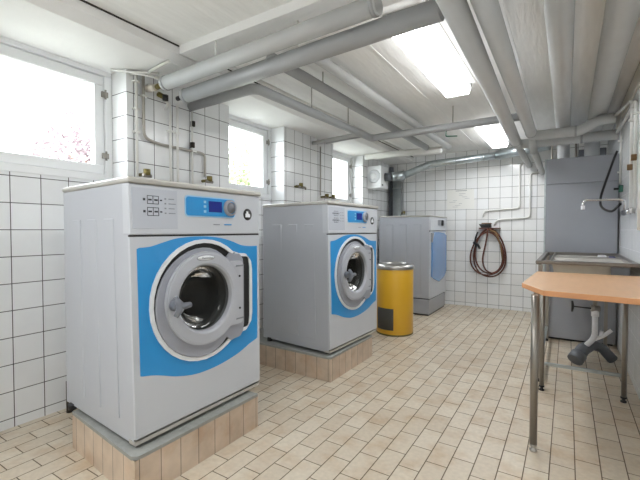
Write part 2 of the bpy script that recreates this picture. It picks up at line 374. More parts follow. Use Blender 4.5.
MB().tube([(0, 0, .0), (0, 0, -.05), (.10, 0, -.06)], .006, 8, fil=.01).build('hook', 'green', hk)
# crowd of valves above the cabinet
for k, (x, lab) in enumerate([(-.16, 'small dark valve above the grey cabinet, left of the wide pipe'), (.07, 'small dark valve above the grey cabinet, between the two wide pipes')]):
    v = thing('pipe_valve', lab, 'valve', (x, 5.2, 1.86), 0, 'valves above the cabinet')
    MB().cyl((0, 0, -.3), (0, 0, .3), .012, 10).build('riser', 'steel_tube', v)
    MB().lathe([(0, -.04), (.026, -.03), (.026, .03), (0, .04)], 12).build('valve_body', 'drain_grey', v)
    MB().box(-.04, .04, -.055, -.04, -.008, .008).build('lever', 'black', v)

jb = thing('dark_fill_box', 'dark grey box added to darken the shaded space high behind the grey cabinet near the right wall', 'box', (.10, 5.60, 1.86))  # added dark box, its colour stands in for the shade above the cabinet
MB().box(0, .27, 0, .12, 0, .20).build('box_body', 'drain_grey', jb, bevel=.006)
MB().box(.01, .26, -.008, .002, .01, .19).build('box_cover', 'knob', jb, bevel=.003)
MB().cyl((.13, .06, .20), (.13, .06, .38), .012, 10).build('box_riser', 'black', jb)
MB().box(.10, .16, .12, .315, .08, .12).build('wall_bracket', 'steel_tube', jb)
# ventilation duct + extractor fan
fan = thing('extractor_fan', 'white square extractor fan box with round front mounted high at the far left pier', 'fan', (-2.43, 5.08, 1.70))
MB().box(0, .215, 0, .26, 0, .31).build('housing', 'paint', fan, bevel=.006)
Mf = Matrix.Translation((.105, 0, .165)) @ Matrix.Rotation(PI/2, 4, 'X')
MB().lathe([(0, .022), (.07, .02), (.092, .010), (.095, 0), (0, 0)], 28, M4=Mf).build('round_cover', 'rim', fan)
MB().lathe([(0, .030), (.045, .028), (.05, .018), (0, .018)], 24, M4=Mf).build('centre_cap', 'paint', fan)
MB().box(.216, .222, .03, .06, .03, .05).build('switch', 'black', fan)
dc = thing('ventilation_duct', 'shiny galvanised round duct running from the fan up along the back wall', 'duct', (-2.2, 5.3, 1.87))
o = Vector((-2.2, 5.3, 1.87))
def seam_duct(pts, r):
    m = MB(); m.tube([Vector(p)-o for p in pts], r, 22, fil=.05)
    for a, b_ in zip(pts[:-1], pts[1:]):
        a, b_ = Vector(a)-o, Vector(b_)-o; n = max(1, int((b_-a).length/.35)); d = (b_-a).normalized()
        for k in range(1, n+1):
            c = a+(b_-a)*(k/(n+.5)); m.tube([c-d*.008, c+d*.008], r+.004, 22)
    return m
MB().tube([Vector(p)-o for p in [(-2.213, 5.22, 1.86), (-2.12, 5.24, 1.86)]], .06, 20).build('inlet_collar', 'drain_grey', dc)
MB().tube([Vector(p)-o for p in [(-2.12, 5.24, 1.86), (-1.98, 5.34, 1.88)]], [.062, .07], 20).build('reducer', 'galv', dc)
seam_duct([(-1.98, 5.34, 1.88), (-1.66, 5.55, 2.04), (-.80, 5.68, 2.10)], .05).build('round_section', 'galv', dc)
seam_duct([(-.80, 5.68, 2.10), (-.2, 5.45, 2.13)], .066).build('end_section', 'galv', dc)
vd = thing('vertical_duct', 'upright galvanised duct in the far left corner behind the dryer', 'duct', (-2.26, 5.81, 0))
MB().tube([(0, 0, 0), (0, 0, 1.9)], .068, 24).build('duct_pipe', 'galv', vd)
MB().tube([(0, 0, 1.74), (0, 0, 1.76)], .073, 24).build('collar', 'galv', vd)
vd2 = thing('vertical_duct', 'narrower darker upright pipe left of the galvanised duct behind the dryer', 'duct', (-2.375, 5.86, 0))
MB().tube([(0, 0, 0), (0, 0, 2.1)], .036, 18).build('duct_pipe', 'drain_grey', vd2)

# ------------------------------------------------------------------ small pipes and taps on the piers
def wallpipe(name, label, pts, r, m='pipe_white', fil=.03, clips=(), blocks=(), group=None, cat='pipe'):
    t = thing(name, label, cat, pts[0], 0, group); o = Vector(pts[0])
    MB().tube([Vector(p)-o for p in pts], r, 12, fil=fil).build('pipe_run', m, t)
    for c in clips:
        c = Vector(c)-o; MB().box(c.x-.022, c.x+r+.003, c.y-.018, c.y+.018, c.z-.006, c.z+.006).build('clip', 'pipe_white', t)
    for c, mm in blocks:
        c = Vector(c)-o; MB().box(c.x-.014, c.x+.018, c.y-.011, c.y+.011, c.z-.021, c.z+.021).build('valve_handle', mm, t, bevel=.003)
    return t
xp = XP+.022
wallpipe('wall_pipe', 'white upright pipe at the left corner of the first pier', [(xp, 1.535, 2.14), (xp, 1.535, 1.30)], .009, clips=[(xp, 1.535, z) for z in (2.08, 1.9, 1.75)], group='white pipes on the first pier')
wallpipe('wall_pipe', 'white conduit bending from upright to level behind the other pipes on the first pier', [(xp, 1.585, 2.14), (xp, 1.585, 1.72), (xp, 1.70, 1.70), (xp, 2.06, 1.70), (xp, 2.105, 1.69), (xp, 2.105, 1.52)], .010, m='conduit', fil=.05, clips=[(xp, 1.59, 2.0), (xp, 2.0, 1.70)])
wallpipe('wall_pipe', 'left of two thin white pipes side by side on the first pier', [(xp+.03, 1.77, 2.0), (xp+.03, 1.77, 1.40)], .009, clips=[(xp+.03, 1.77, 1.8)], group='white pipes on the first pier')
wallpipe('wall_pipe', 'right of two thin white pipes side by side on the first pier', [(xp+.03, 1.83, 2.0), (xp+.03, 1.83, 1.40)], .009, clips=[(xp+.03, 1.83, 1.8)], group='white pipes on the first pier')
wallpipe('wall_pipe', 'white pipe with two dark valve handles at the right half of the first pier', [(xp, 1.985, 2.02), (xp, 1.985, 1.42)], .008, blocks=[((xp, 1.99, 1.905), 'dark_gap'), ((xp, 1.985, 1.745), 'dark_gap')])
def tap(loc, label):
    t = thing('wall_tap', label, 'tap', loc, 0, 'brass taps above the washing machines')
    MB().cyl((-.06, 0, 0), (.03, 0, 0), .012, 10).build('tap_body', 'brass', t)
    MB().lathe([(0, -.022), (.022, -.02), (.022, .02), (0, .022)], 12, M4=Matrix.Translation((.02, 0, .012))).build('tap_handle', 'brass', t)
    MB().cyl((.02, -.03, -.01), (.02, .03, -.01), .012, 10).build('outlet', 'steel_tube', t)
tap((-2.36, 1.56, 1.47), 'brass tap above left end of the nearest washing machine')
tap((-2.36, 2.09, 1.485), 'brass tap above right end of the nearest washing machine, under the bent pipe')
tap((-2.37, 3.33, 1.56), 'dark tap with short level outlet on the middle pier beside the window')
tap((-2.36, 3.83, 1.485), 'left of two brass taps above the second washing machine')
tap((-2.36, 3.98, 1.49), 'right of two brass taps above the second washing machine')
tap((-2.19, 5.87, 1.37), 'brass tap on the back wall above the dryer')
wallpipe('wall_pipe', 'short level pipe running from the dark tap on the middle pier', [(xp, 3.33, 1.57), (xp, 3.50, 1.565), (xp, 3.50, 1.54)], .009, m='steel_tube', fil=.02)
wallpipe('wall_pipe', 'grey upright pipe down the middle pier to the pair of taps', [(xp, 3.80, 2.06), (xp, 3.80, 1.50)], .008, m='conduit')
wallpipe('wall_pipe', 'thin upright pipe on the back wall above the dryer', [(-2.19, 5.885, 2.05), (-2.19, 5.885, 1.40)], .010, m='pipe')
vb = thing('valve_cluster', 'cluster of small dirty valves and bent tubes at the top of the first pier', 'valve', (-2.37, 1.62, 2.06))
MB().cyl((-.05, 0, 0), (.04, 0, -.01), .022, 12).build('valve_body', 'cream_paint', vb)
MB().cyl((0, .05, -.03), (.0, .11, -.04), .018, 10).build('union', 'brass', vb)
MB().tube([(-.12, .0, .03), (-.02, .02, .03), (.02, .12, -.08), (-.10, .16, -.1)], .010, 8, fil=.03).build('bent_tube', 'pipe_white', vb)
MB().lathe([(0, -.02), (.02, -.018), (.02, .018), (0, .02)], 10, M4=Matrix.Translation((.05, .07, -.06))).build('cap', 'black', vb)
wallpipe('thin_conduit', 'thin white tube lying along the ceiling corner above the first window', [(-2.5, 1.42, 2.135), (-2.42, 1.49, 2.13), (-2.26, 1.60, 2.12)], .007)
wallpipe('thin_conduit', 'second thin white tube curling from above the first pier', [(-2.47, 1.50, 2.125), (-2.36, 1.52, 2.115), (-2.24, 1.66, 2.09)], .007)
wallpipe('thin_conduit', 'short straight white tube fixed under the lowered ceiling strip by the first pier', [(-2.30, 1.56, 2.13), (-2.06, 1.53, 2.13)], .009)

# two pipes bending down the back wall
wallpipe('wall_pipe', 'left grey pipe bending down and leftward on the back wall above the hose', [(-.48, 5.895, 2.03), (-.55, 5.895, 1.98), (-.55, 5.895, 1.40), (-1.0, 5.895, 1.375), (-1.005, 5.895, 1.29)], .011, m='pipe_white', fil=.05, group='bent pipes on the back wall')
wallpipe('wall_pipe', 'right grey pipe bending from the cabinet down and leftward on the back wall', [(-.20, 5.895, 1.865), (-.425, 5.895, 1.865), (-.425, 5.895, 1.27), (-.83, 5.895, 1.245), (-.86, 5.895, 1.17)], .011, m='pipe_white', fil=.05, group='bent pipes on the back wall')

# notice on the back wall
no = thing('wall_notice', 'faint white notice sheet with small grey print on the back wall', 'notice', (-1.325, YB-.001, 1.41))
MB().box(-.19, .19, -.002, 0, 0, .285).build('sheet', 'paper', no)
MB().box(-.07, .09, -.003, -.002, .262, .270).build('heading', 'ink2', no)
rows = MB()
rn = random.Random(3)
for k in range(9):
    x0 = rn.uniform(-.16, .06); rows.box(x0, x0+rn.uniform(.04, .1), -.003, -.002, .03+k*.024, .034+k*.024)
rows.build('small_print', 'bezel', no)

# ------------------------------------------------------------------ hose on its hook
hs = thing('garden_hose', 'dark brown coiled hose hanging from a bracket on the back wall', 'hose', (-.93, 5.86, 1.10))
def loop(cx, cz, rx, rz, y, n=40, tilt=0):
    out = []
    for k in range(n):
        a = 2*PI*k/n; x = rx*math.cos(a); z = rz*math.sin(a)
        x *= 1-.22*math.sin(a); out.append((cx+x+tilt*z, y+.008*math.sin(2*a), cz+z))
    return out
h = MB()
h.tube(loop(.015, -.315, .205, .335, 0), .0105, 10, closed=True)
h.tube(loop(.005, -.295, .175, .305, -.022, tilt=-.05), .0105, 10, closed=True)
h.tube(loop(-.01, -.325, .215, .30, -.04, tilt=.03), .0105, 10, closed=True)
h.build('coil', 'hose', hs)
MB().tube([(.0, -.05, .02), (-.02, -.05, -.15), (-.075, -.05, -.42), (-.03, -.05, -.56), (.06, -.04, -.60)], .010, 10, fil=.12).build('inner_strand', 'hose', hs)
MB().tube([(.02, -.055, -.0), (.10, -.055, -.02), (.16, -.055, -.18), (.19, -.05, -.40)], .011, 10, fil=.1).build('outer_strand', 'wood_block', hs)
MB().tube([(-.13, -.06, -.02), (-.17, -.06, -.14), (-.15, -.06, -.24)], .012, 10, fil=.05).build('lance', 'black', hs)
MB().tube([(-.19, -.06, -.17), (-.13, -.06, -.20), (-.10, -.06, -.26)], .016, 10, fil=.02).build('nozzle_grip', 'black', hs)
br = thing('hose_bracket', 'flat rusty bracket on the back wall that carries the coiled hose', 'bracket', (-.93, YB, 1.105))
MB().box(-.12, .15, -.10, 0, .015, .028).build('shelf_bar', 'hose', br, bevel=.003)
MB().box(-.08, .08, -.012, 0, -.06, .015).build('wall_plate', 'pipe_white', br, bevel=.002)
bs = thing('scrubbing_brush', 'black brush head resting on the hose bracket', 'brush', (-.97, 5.85, 1.135))
MB().prism([(-.085, .05), (.075, .058), (.075, 0), (-.05, 0)], -.025, .025, M4=Matrix(((1, 0, 0, 0), (0, 0, 1, 0), (0, 1, 0, 0), (0, 0, 0, 1)))).build('bristle_block', 'black', bs, bevel=.004)
MB().box(-.05, .08, -.02, .02, .055, .068).build('brush_back', 'wood_block', bs, bevel=.003)

# ------------------------------------------------------------------ polygon helpers for the machine fronts (x,z plane)
def ray_poly(c, a, poly):
    dx, dz = math.cos(a), math.sin(a); best = None
    for i in range(len(poly)):
        x1, z1 = poly[i][0]-c[0], poly[i][1]-c[1]; x2, z2 = poly[(i+1) % len(poly)][0]-c[0], poly[(i+1) % len(poly)][1]-c[1]
        ex, ez = x2-x1, z2-z1; den = dx*ez-dz*ex
        if abs(den) < 1e-12: continue
        t = (x1*ez-z1*ex)/den; s_ = (x1*dz-z1*dx)/den
        if t > 1e-9 and -1e-6 <= s_ <= 1+1e-6 and (best is None or t < best): best = t
    return best
def ring(mb, c, outer, inner, y0, y1, n=120, mi=0):
    """plate between two star-shaped outlines, front at y0 and back at y1"""
    A = sorted([2*PI*k/n for k in range(n)] + [math.atan2(p[1]-c[1], p[0]-c[0]) % (2*PI) for p in outer if len(outer) < 14] )
    vs = []; fs = []
    for a in A:
        for poly, y in ((outer, y0), (inner, y0), (outer, y1), (inner, y1)):
            t = ray_poly(c, a, poly); vs.append((c[0]+t*math.cos(a), y, c[1]+t*math.sin(a)))
    m = len(A)
    for k in range(m):
        a, b_ = k*4, ((k+1) % m)*4
        fs += [(a, b_, b_+1, a+1), (a+2, a+3, b_+3, b_+2), (a, a+2, b_+2, b_), (a+1, b_+1, b_+3, a+3)]
    mb.add(vs, fs, mi); return mb
def circ(c, r, n=72, rz=None): return [(c[0]+r*math.cos(2*PI*k/n), c[1]+(rz or r)*math.sin(2*PI*k/n)) for k in range(n)]
def smooth_poly(P, per=6):
    out = []; n = len(P)
    for i in range(n):
        p0, p1, p2, p3 = [Vector(P[(i+j-1) % n]) for j in range(4)]
        for k in range(per):
            t = k/per
            q = .5*((2*p1)+(-p0+p2)*t+(2*p0-5*p1+4*p2-p3)*t*t+(-p0+3*p1-3*p2+p3)*t**3); out.append((q.x, q.y))
    return out
DC = (.368, .578)      # door centre on the front, x along the front, z up
def recess(off=0):
    R = .294+off; P = []
    a = math.radians(50); 
    while a < math.radians(310)+.001: P.append((DC[0]+R*math.cos(a), DC[1]+R*math.sin(a))); a += math.radians(10)
    q = [(.585, -.207), (.615, -.197), (.667, -.193), (.69, -.167), (.698, -.12), (.698, .12), (.69, .167), (.667, .193), (.615, .197), (.585, .207)]
    for x, dz in q:
        P.append((x+off, DC[1]+dz+math.copysign(off, dz)))
    return P
def washer(loc, rotz, taper, label, group, widen=.022):
    Wd, D, H = .768, .70, 1.108
    t = thing('washing_machine', label, 'washing machine', loc, rotz, group)
    b0 = .022
    # cabinet: sides, back and bottom (front left open for the drum)
    fp = [(0, .012), (Wd, .012), (Wd-.004, D), (taper, D)]
    c = MB(); n = 4
    for (i, j) in ((1, 2), (2, 3), (3, 0)):
        (x1, y1), (x2, y2) = fp[i], fp[j]
        c.add([(x1, y1, b0), (x2, y2, b0), (x2, y2, H), (x1, y1, H)], [(0, 1, 2, 3)])
    c.add([(x, y, b0) for x, y in fp], [(3, 2, 1, 0)]); c.add([(x, y, H) for x, y in fp], [(0, 1, 2, 3)])
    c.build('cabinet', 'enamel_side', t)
    # pressed panels on the side facing the camera
    for k in range(3):
        y0 = .13+k*.175; x_ = lambda y: (y-.012)/(D-.012)*taper
        pm = MB(); y1 = y0+.095
        vs = []
        for (y, z) in ((y0, .10), (y1, .10), (y1, .965), (y0, .965)): vs += [(x_(y)-.0055, y, z), (x_(y)+.002, y, z)]
        pm.add(vs, [(0, 2, 4, 6), (1, 7, 5, 3), (0, 1, 3, 2), (2, 3, 5, 4), (4, 5, 7, 6), (6, 7, 1, 0)])
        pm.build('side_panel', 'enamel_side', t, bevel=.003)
    MB().box(.0, Wd, .003, .05, b0-.004, .034).build('base_rail', 'lid', t)
    for x in (.05, Wd-.05):
        for y in (.06, D-.07): MB().cyl((x, y, 0), (x, y, .03), .02, 12).build('foot', 'black', t)
    # front sheet with door opening
    fs = 'enamel'
    ring(MB(), DC, [(0, .045), (Wd, .045), (Wd, .888), (0, .888)], circ(DC, .215), 0, .012).build('front_panel', fs, t)
    MB().box(0, Wd, .004, .012, .888, .896).build('panel_gap', 'black', t)
    MB().box(.0, Wd, -.002, .05, .896, H).build('control_panel', 'enamel', t, bevel=.006)
    # lid
    MB().prism([(-.006, -.012), (Wd+.006, -.012), (Wd+.004, D+.004), (taper-.006, D+.004)], H+.001, H+.026).build('lid', 'lid', t, bevel=.008, bseg=3)
    # blue field
    bl = [(.028, .842), (.09, .846), (.15, .862), (.23, .880), (.345, .886), (.45, .880), (.54, .862), (.62, .836), (.68, .828), (.748, .827),
          (.748, .298), (.68, .280), (.60, .252), (.5, .232), (.40, .223), (.30, .227), (.20, .250), (.12, .280), (.07, .295), (.028, .303)]
    blo = [(.03, .815)]
    # densify the curved edges without touching the corners
    def curve(pts, per=5):
        out = []
        for i in range(len(pts)-1):
            p0 = Vector(pts[max(i-1, 0)]); p1 = Vector(pts[i]); p2 = Vector(pts[i+1]); p3 = Vector(pts[min(i+2, len(pts)-1)])
            for k in range(per):
                u = k/per; q = .5*((2*p1)+(-p0+p2)*u+(2*p0-5*p1+4*p2-p3)*u*u+(-p0+3*p1-3*p2+p3)*u**3); out.append((q.x, q.y))
        out.append(pts[-1]); return out
    blp = curve(bl[:10]) + curve(bl[10:])
    bb = ring(MB(), DC, blp, recess(-.004), -.0015, .0005, n=260); bb.build('blue_field', 'blue', t)
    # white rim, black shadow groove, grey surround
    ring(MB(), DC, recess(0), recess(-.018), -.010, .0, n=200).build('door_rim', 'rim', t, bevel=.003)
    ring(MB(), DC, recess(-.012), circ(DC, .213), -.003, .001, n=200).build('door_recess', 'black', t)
    shift = (DC[0]-.004, DC[1]+.0)
    bz = [(x-.006-.034*min(1, max(0, (x-DC[0])/.2)), z-.010) for x, z in recess(-.030)]
    ring(MB(), DC, bz, circ(DC, .215), -.016, -.004, n=200).build('door_surround', 'bezel', t, bevel=.004)
    # the door: ring with its flat hinge wing, bowl glass and winged knob
    DR = (DC[0]-.004, DC[1]+.010); R = .225; P = [(DR[0]+R*math.cos(math.radians(a)), DR[1]+R*math.sin(math.radians(a))) for a in range(48, 313, 8)]
    P += [(.56, DR[1]-.168), (.598, DR[1]-.165), (.604, DR[1]-.15), (.604, DR[1]+.15), (.598, DR[1]+.165), (.56, DR[1]+.168)]
    dm = ring(MB(), DR, P, circ(DR, .172), -.030, -.016, n=200)
    Md = Matrix.Translation((DR[0], 0, DR[1])) @ Matrix.Rotation(PI/2, 4, 'X')   # lathe z axis -> towards the viewer (-y)
    for pr in ([(.218, .029), (.214, .0325)], [(.214, .0325), (.172, .0335)], [(.172, .0335), (.162, .028)], [(.162, .028), (.155, .005), (.157, -.01)]):
        dm.lathe(pr, 64, M4=Md)
    door = dm.build('door', 'ring', t)
    MB().lathe([(.154, .012), (.128, -.002), (.120, -.035), (.105, -.085), (.085, -.105), (.045, -.115), (0, -.117)], 48, M4=Md).build('glass_bowl', 'door_glass', door)
    MB().lathe([(.160, .000), (.158, -.03), (.146, -.05), (.140, -.055)], 48, M4=Md).build('rubber_seal', 'black', t)
    dr = MB(); dr.lathe([(.205, .0), (.17, -.045), (.17, -.06), (.27, -.08), (.27, -.40), (.0, -.42)], 48, M4=Md)
    dr.build('drum', 'drum', t)
    for k in range(3):
        a = k*2*PI/3+.4; x, z = DR[0]+.235*math.cos(a), DR[1]+.235*math.sin(a)
        MB().tube([(x, .09, z), (x, .38, z)], .03, 8).build('drum_paddle', 'steel', t)
    bd = MB().lathe([(0, .0005), (1, .0005), (1, 0)], 36, M4=Matrix.Translation((DR[0]-.01, -.0345, DR[1]+.195)) @ Matrix.Rotation(PI/2, 4, 'X') @ Matrix.Diagonal((.052, .014, 1, 1)))
    bd.build('brand_badge', 'ink2', door)
    MB().lathe([(0, .0012), (1, .0012), (1, 0)], 36, M4=Matrix.Translation((DR[0]-.01, -.0345, DR[1]+.195)) @ Matrix.Rotation(PI/2, 4, 'X') @ Matrix.Diagonal((.049, .0115, 1, 1))).build('badge_plate', 'rim', door)
    text('Electrolux', .016, (DR[0]-.01, -.0362, DR[1]+.1895), 'ink2', door, 'badge_text')
    kn = MB(); kx, kz = DR[0]-.197, DR[1]-.002
    kn.tube([(kx, -.045, kz), (kx, -.085, kz)], [.026, .02], 16)
    kn.tube([(kx-.028, -.092, kz-.042), (kx-.008, -.095, kz-.012), (kx-.008, -.095, kz+.012), (kx-.028, -.092, kz+.042)], [.010, .016, .016, .010], 12)
    kn.tube([(kx-.008, -.095, kz), (kx+.045, -.098, kz+.002)], [.017, .012], 12)
    kn.build('door_knob', 'knob', door)
    for s_ in (-1, 1):
        MB().box(.555, .61, -.032, -.029, DR[1]+s_*.14-.004, DR[1]+s_*.14+.004).build('hinge_slot', 'ink2', door)
        MB().cyl((.58, -.033, DR[1]+s_*.085), (.58, -.029, DR[1]+s_*.085), .006, 8).build('screw', 'black', door)
    # control panel prints
    y = -.0035
    MB().box(.012, .225, y, -.001, .905, 1.075).build('print_panel', 'glossgrey', t, bevel=.001)
    ic = MB(); yy = y-.0008
    for zc in (1.028, .978):
        x0, x1, z0, z1, k = .078, .132, zc-.018, zc+.018, .0025
        for a in ((x0, x1, z0, z0+k), (x0, x1, z1-k, z1), (x0, x0+k, z0, z1), (x1-k, x1, z0, z1), ((x0+x1)/2-k/2, (x0+x1)/2+k/2, z0, z1)): ic.box(a[0], a[1], yy, y, a[2], a[3])
        for s_ in (-1, 1): ic.box((x0+x1)/2+s_*.014-.008, (x0+x1)/2+s_*.014+.008, yy, y, zc-.0035, zc+.0035)
        ic.box(.060, .070, yy, y, zc-.005, zc+.005); ic.box(.138, .148, yy, y, zc-.003, zc+.003)
    ic.build('pictogram', 'ink', t)
    tx = MB()
    for k in range(4):
        z = 1.036-k*.021; tx.box(.160, .168, yy, y, z-.003, z+.003); tx.box(.180, .180+(.028, .036, .030, .034)[k], yy, y, z-.002, z+.002)
    tx.build('programme_text', 'ink2', t)
    def rr(x0, x1, z0, z1, r, n=6):
        P = []
        for cx, cz, a0 in ((x1-r, z1-r, 0), (x0+r, z1-r, 90), (x0+r, z0+r, 180), (x1-r, z0+r, 270)):
            for k in range(n+1): a = math.radians(a0+90*k/n); P.append((cx+r*math.cos(a), cz+r*math.sin(a)))
        return P
    XZ = Matrix(((1, 0, 0, 0), (0, 0, 1, 0), (0, 1, 0, 0), (0, 0, 0, 1)))
    MB().prism(rr(.232, .545, .962, 1.062, .018), y-.001, -.001, M4=XZ).build('panel_border', 'lightblue', t)
    dp = MB().prism(rr(.238, .539, .968, 1.056, .014), y-.003, y-.0008, M4=XZ).build('display_panel', 'blue', t)
    MB().box(.368, .452, y-.0045, y-.003, .988, 1.042).build('screen', 'screen', dp)
    for z in (.99, 1.014, 1.036): MB().box(.338, .352, y-.0045, y-.003, z-.006, z+.006).build('button', 'lightblue', dp)
    Mk = Matrix.Translation((.505, y, 1.014)) @ Matrix.Rotation(PI/2, 4, 'X')
    MB().lathe([(.042, 0), (.042, .014), (.034, .018), (.030, .018)], 28, M4=Mk).build('dial_ring', 'bezel', dp)
    MB().lathe([(.028, .006), (.026, .018), (.0, .020)], 24, M4=Mk).build('selector_dial', 'knob', dp)
    MB().box(.40, .44, yy, y+.001, .925, .929).build('model_text', 'ink2', t)
    MB().box(.47, .52, yy, y+.001, .924, .930).build('model_text', 'blue', t)
    Ml = Matrix.Translation((.672, -.002, .985)) @ Matrix.Rotation(PI/2, 4, 'X')
    lg = MB().lathe([(0, .0015), (.032, .0015), (.032, 0)], 28, M4=Ml).build('round_logo', 'black', t)
    MB().prism([(.655, .97), (.69, .97), (.69, .985), (.676, .992), (.676, 1.002), (.662, 1.002), (.662, .992), (.655, .988)], -.005, -.0036, M4=XZ).build('logo_shape', 'rim', lg)
    for o in t.children:
        if o.name.split('.')[0] in ('print_panel', 'pictogram', 'programme_text', 'round_logo', 'model_text', 'panel_border', 'display_panel'):
            for v in o.data.vertices: v.co.z += .017
            for c in o.children:
                for v in c.data.vertices: v.co.z += .017
        if o.name.split('.')[0] in ('panel_border', 'display_panel', 'model_text'):
            for q in [o]+list(o.children):
                for v in q.data.vertices: v.co.x += .032
    # the cabinet widens a little towards its top at the front corner nearest the camera
    for o in t.children_recursive:
        if o.location.length < 1e-6:
            for v in o.data.vertices:
                v.co.x -= widen*max(0, v.co.z/H)*(1-v.co.x/Wd)*max(0, 1-v.co.y/D)
    return t
def text(s, size, loc, m, parent, name, rot=(PI/2, 0, 0), align='CENTER'):
    cu = bpy.data.curves.new(name, 'FONT'); cu.body = s; cu.size = size; cu.align_x = align; cu.extrude = .0003
    tmp = bpy.data.objects.new(name, cu); COL.objects.link(tmp)
    dg = bpy.context.evaluated_depsgraph_get(); me = bpy.data.meshes.new_from_object(tmp.evaluated_get(dg))
    bpy.data.objects.remove(tmp); me.materials.clear(); me.materials.append(M[m])
    o = bpy.data.objects.new(name, me); COL.objects.link(o); o.parent = parent; o.location = loc; o.rotation_euler = rot; return o

# plinths
def plinth(x0, x1, y0, y1, h, label, skew=0):
    t = thing('tiled_plinth', label, 'plinth', (0, 0, 0), 0, 'tiled plinths under the washing machines')
    sh = MB(); P = [(x0, y0+skew), (x1, y0), (x1, y1), (x0, y1)]; vs = [(x, y, z) for z in (0, h-.014) for x, y in P]
    for (i, j, mi) in ((0, 1, 1), (1, 2, 0), (2, 3, 1), (3, 0, 0)): sh.add([vs[i], vs[j], vs[j+4], vs[i+4]], [(0, 1, 2, 3)], mi)
    sh.build('tile_facing', ['plinth_front', 'plinth_side'], t)
    r = .03; Q = [(x0, y0+skew)] + [(x1-r+r*math.cos(a), y0+r+r*math.sin(a)) for a in [math.radians(-90+15*k) for k in range(7)]] + [(x1, y1), (x0, y1)]
    MB().prism(Q, h-.016, h).build('concrete_top', 'concrete', t)
    return t
plinth(-2.10, -1.452, .900, 1.635, .185, 'beige tiled plinth under the nearest washing machine', skew=.07)
plinth(-2.42, -1.43, 2.392, 3.10, .180, 'beige tiled plinth under the second washing machine', skew=.03)
G = 'grey washing machines with blue fronts'
washer((-1.497, .935, .185), PI/2, .055, 'large grey washing machine nearest the camera, blue front and round door', G)
washer((-1.452, 2.425, .180), math.radians(88.2), .05, 'second washing machine, smaller in view, standing beside the yellow bin', G, .04)
dp = thing('drain_pipe', 'brown upright pipe stub by the left wall behind the nearest plinth', 'pipe', (-2.53, 1.155, 0))
MB().tube([(0, 0, 0), (0, 0, .19)], .018, 12).build('pipe_run', 'dark_gap', dp)

# ------------------------------------------------------------------ tumble dryer
d = thing('tumble_dryer', 'grey tumble dryer with blue door at the far end by the back wall', 'tumble dryer', (-1.470, 4.925, 0), PI/2)
Wd, D, H, Hb = .775, .70, 1.292, .215
MB().box(0, Wd, .012, D, Hb+.006, H-.02).build('cabinet', 'enamel_dry', d, bevel=.006)
MB().box(.0, Wd, .01, D, .02, Hb-.004).build('pedestal', 'cabinet', d, bevel=.006)
MB().box(.012, Wd-.012, .02, D-.01, 0, .02).build('base_shadow_rail', 'black', d)
MB().box(.004, Wd-.004, .014, D-.004, Hb-.006, Hb+.008).build('joint', 'black', d)
for k in range(3):
    y0 = .12+k*.19; MB().box(-.004, .004, y0, y0+.10, Hb+.07, H-.12).build('side_panel', 'enamel_dry', d, bevel=.003)
MB().box(0, Wd, 0, .014, Hb+.006, 1.085).build('front_panel', 'enamel', d, bevel=.003)
MB().box(0, Wd, -.004, .02, 1.095, H-.018).build('control_panel', 'enamel', d, bevel=.006)
MB().box(0, Wd, .002, .014, 1.083, 1.097).build('panel_gap', 'black', d)
MB().box(-.005, Wd+.005, -.01, D+.005, H-.018, H).build('lid', 'lid', d, bevel=.006)
XZ = Matrix(((1, 0, 0, 0), (0, 0, 1, 0), (0, 1, 0, 0), (0, 0, 0, 1)))
MB().prism([(.05, 1.03), (.14, 1.075), (.38, 1.078), (.66, 1.06), (.762, 1.03), (.762, .52), (.66, .45), (.40, .40), (.16, .46), (.05, .50)], -.012, .002, M4=XZ).build('door', 'blue_dry', d, bevel=.006)
MB().prism([(.02, 1.07), (.13, 1.07), (.06, .94), (.03, .96)], -.016, .001, M4=XZ).build('door_catch', 'ink2', d, bevel=.004)
MB().box(.33, .49, -.006, -.002, 1.165, 1.24).build('display', 'ink2', d)
MB().lathe([(.042, 0), (.038, .02), (0, .022)], 20, M4=Matrix.Translation((.53, -.004, 1.2)) @ Matrix.Rotation(PI/2, 4, 'X')).build('selector_dial', 'black', d)

# ------------------------------------------------------------------ yellow bin
bn = thing('waste_bin', 'round yellow metal waste bin with a steel lid between washing machine and dryer', 'bin', (-1.56, 3.96, 0))
R = .193
MB().lathe([(R-.03, .012), (R-.006, .012), (R, .02), (R, .69), (R-.004, .70), (R-.01, .70), (R-.01, .03), (0, .03)], 56).build('drum_body', 'yellow', bn)
MB().lathe([(0, 0), (R-.004, 0), (R+.002, .004), (R+.002, .014), (R-.004, .018), (0, .018)], 56).build('base_ring', 'brass', bn)
MB().lathe([(R+.006, .690), (R+.009, .700), (R+.009, .722), (R, .734), (R-.03, .740), (R-.055, .752), (R-.075, .752), (R-.085, .742), (R-.09, .728), (0, .722)], 56).build('lid', 'steel', bn)
ca = math.atan2(-3.96, 1.56)
a0, a1 = ca-math.radians(66), ca-math.radians(4)
st = MB().lathe([(R+.0005, .062), (R+.003, .064), (R+.003, .285), (R+.0005, .287)], 16, a0=a0, a1=a1); st.build('dark_flap', 'sticker', bn)

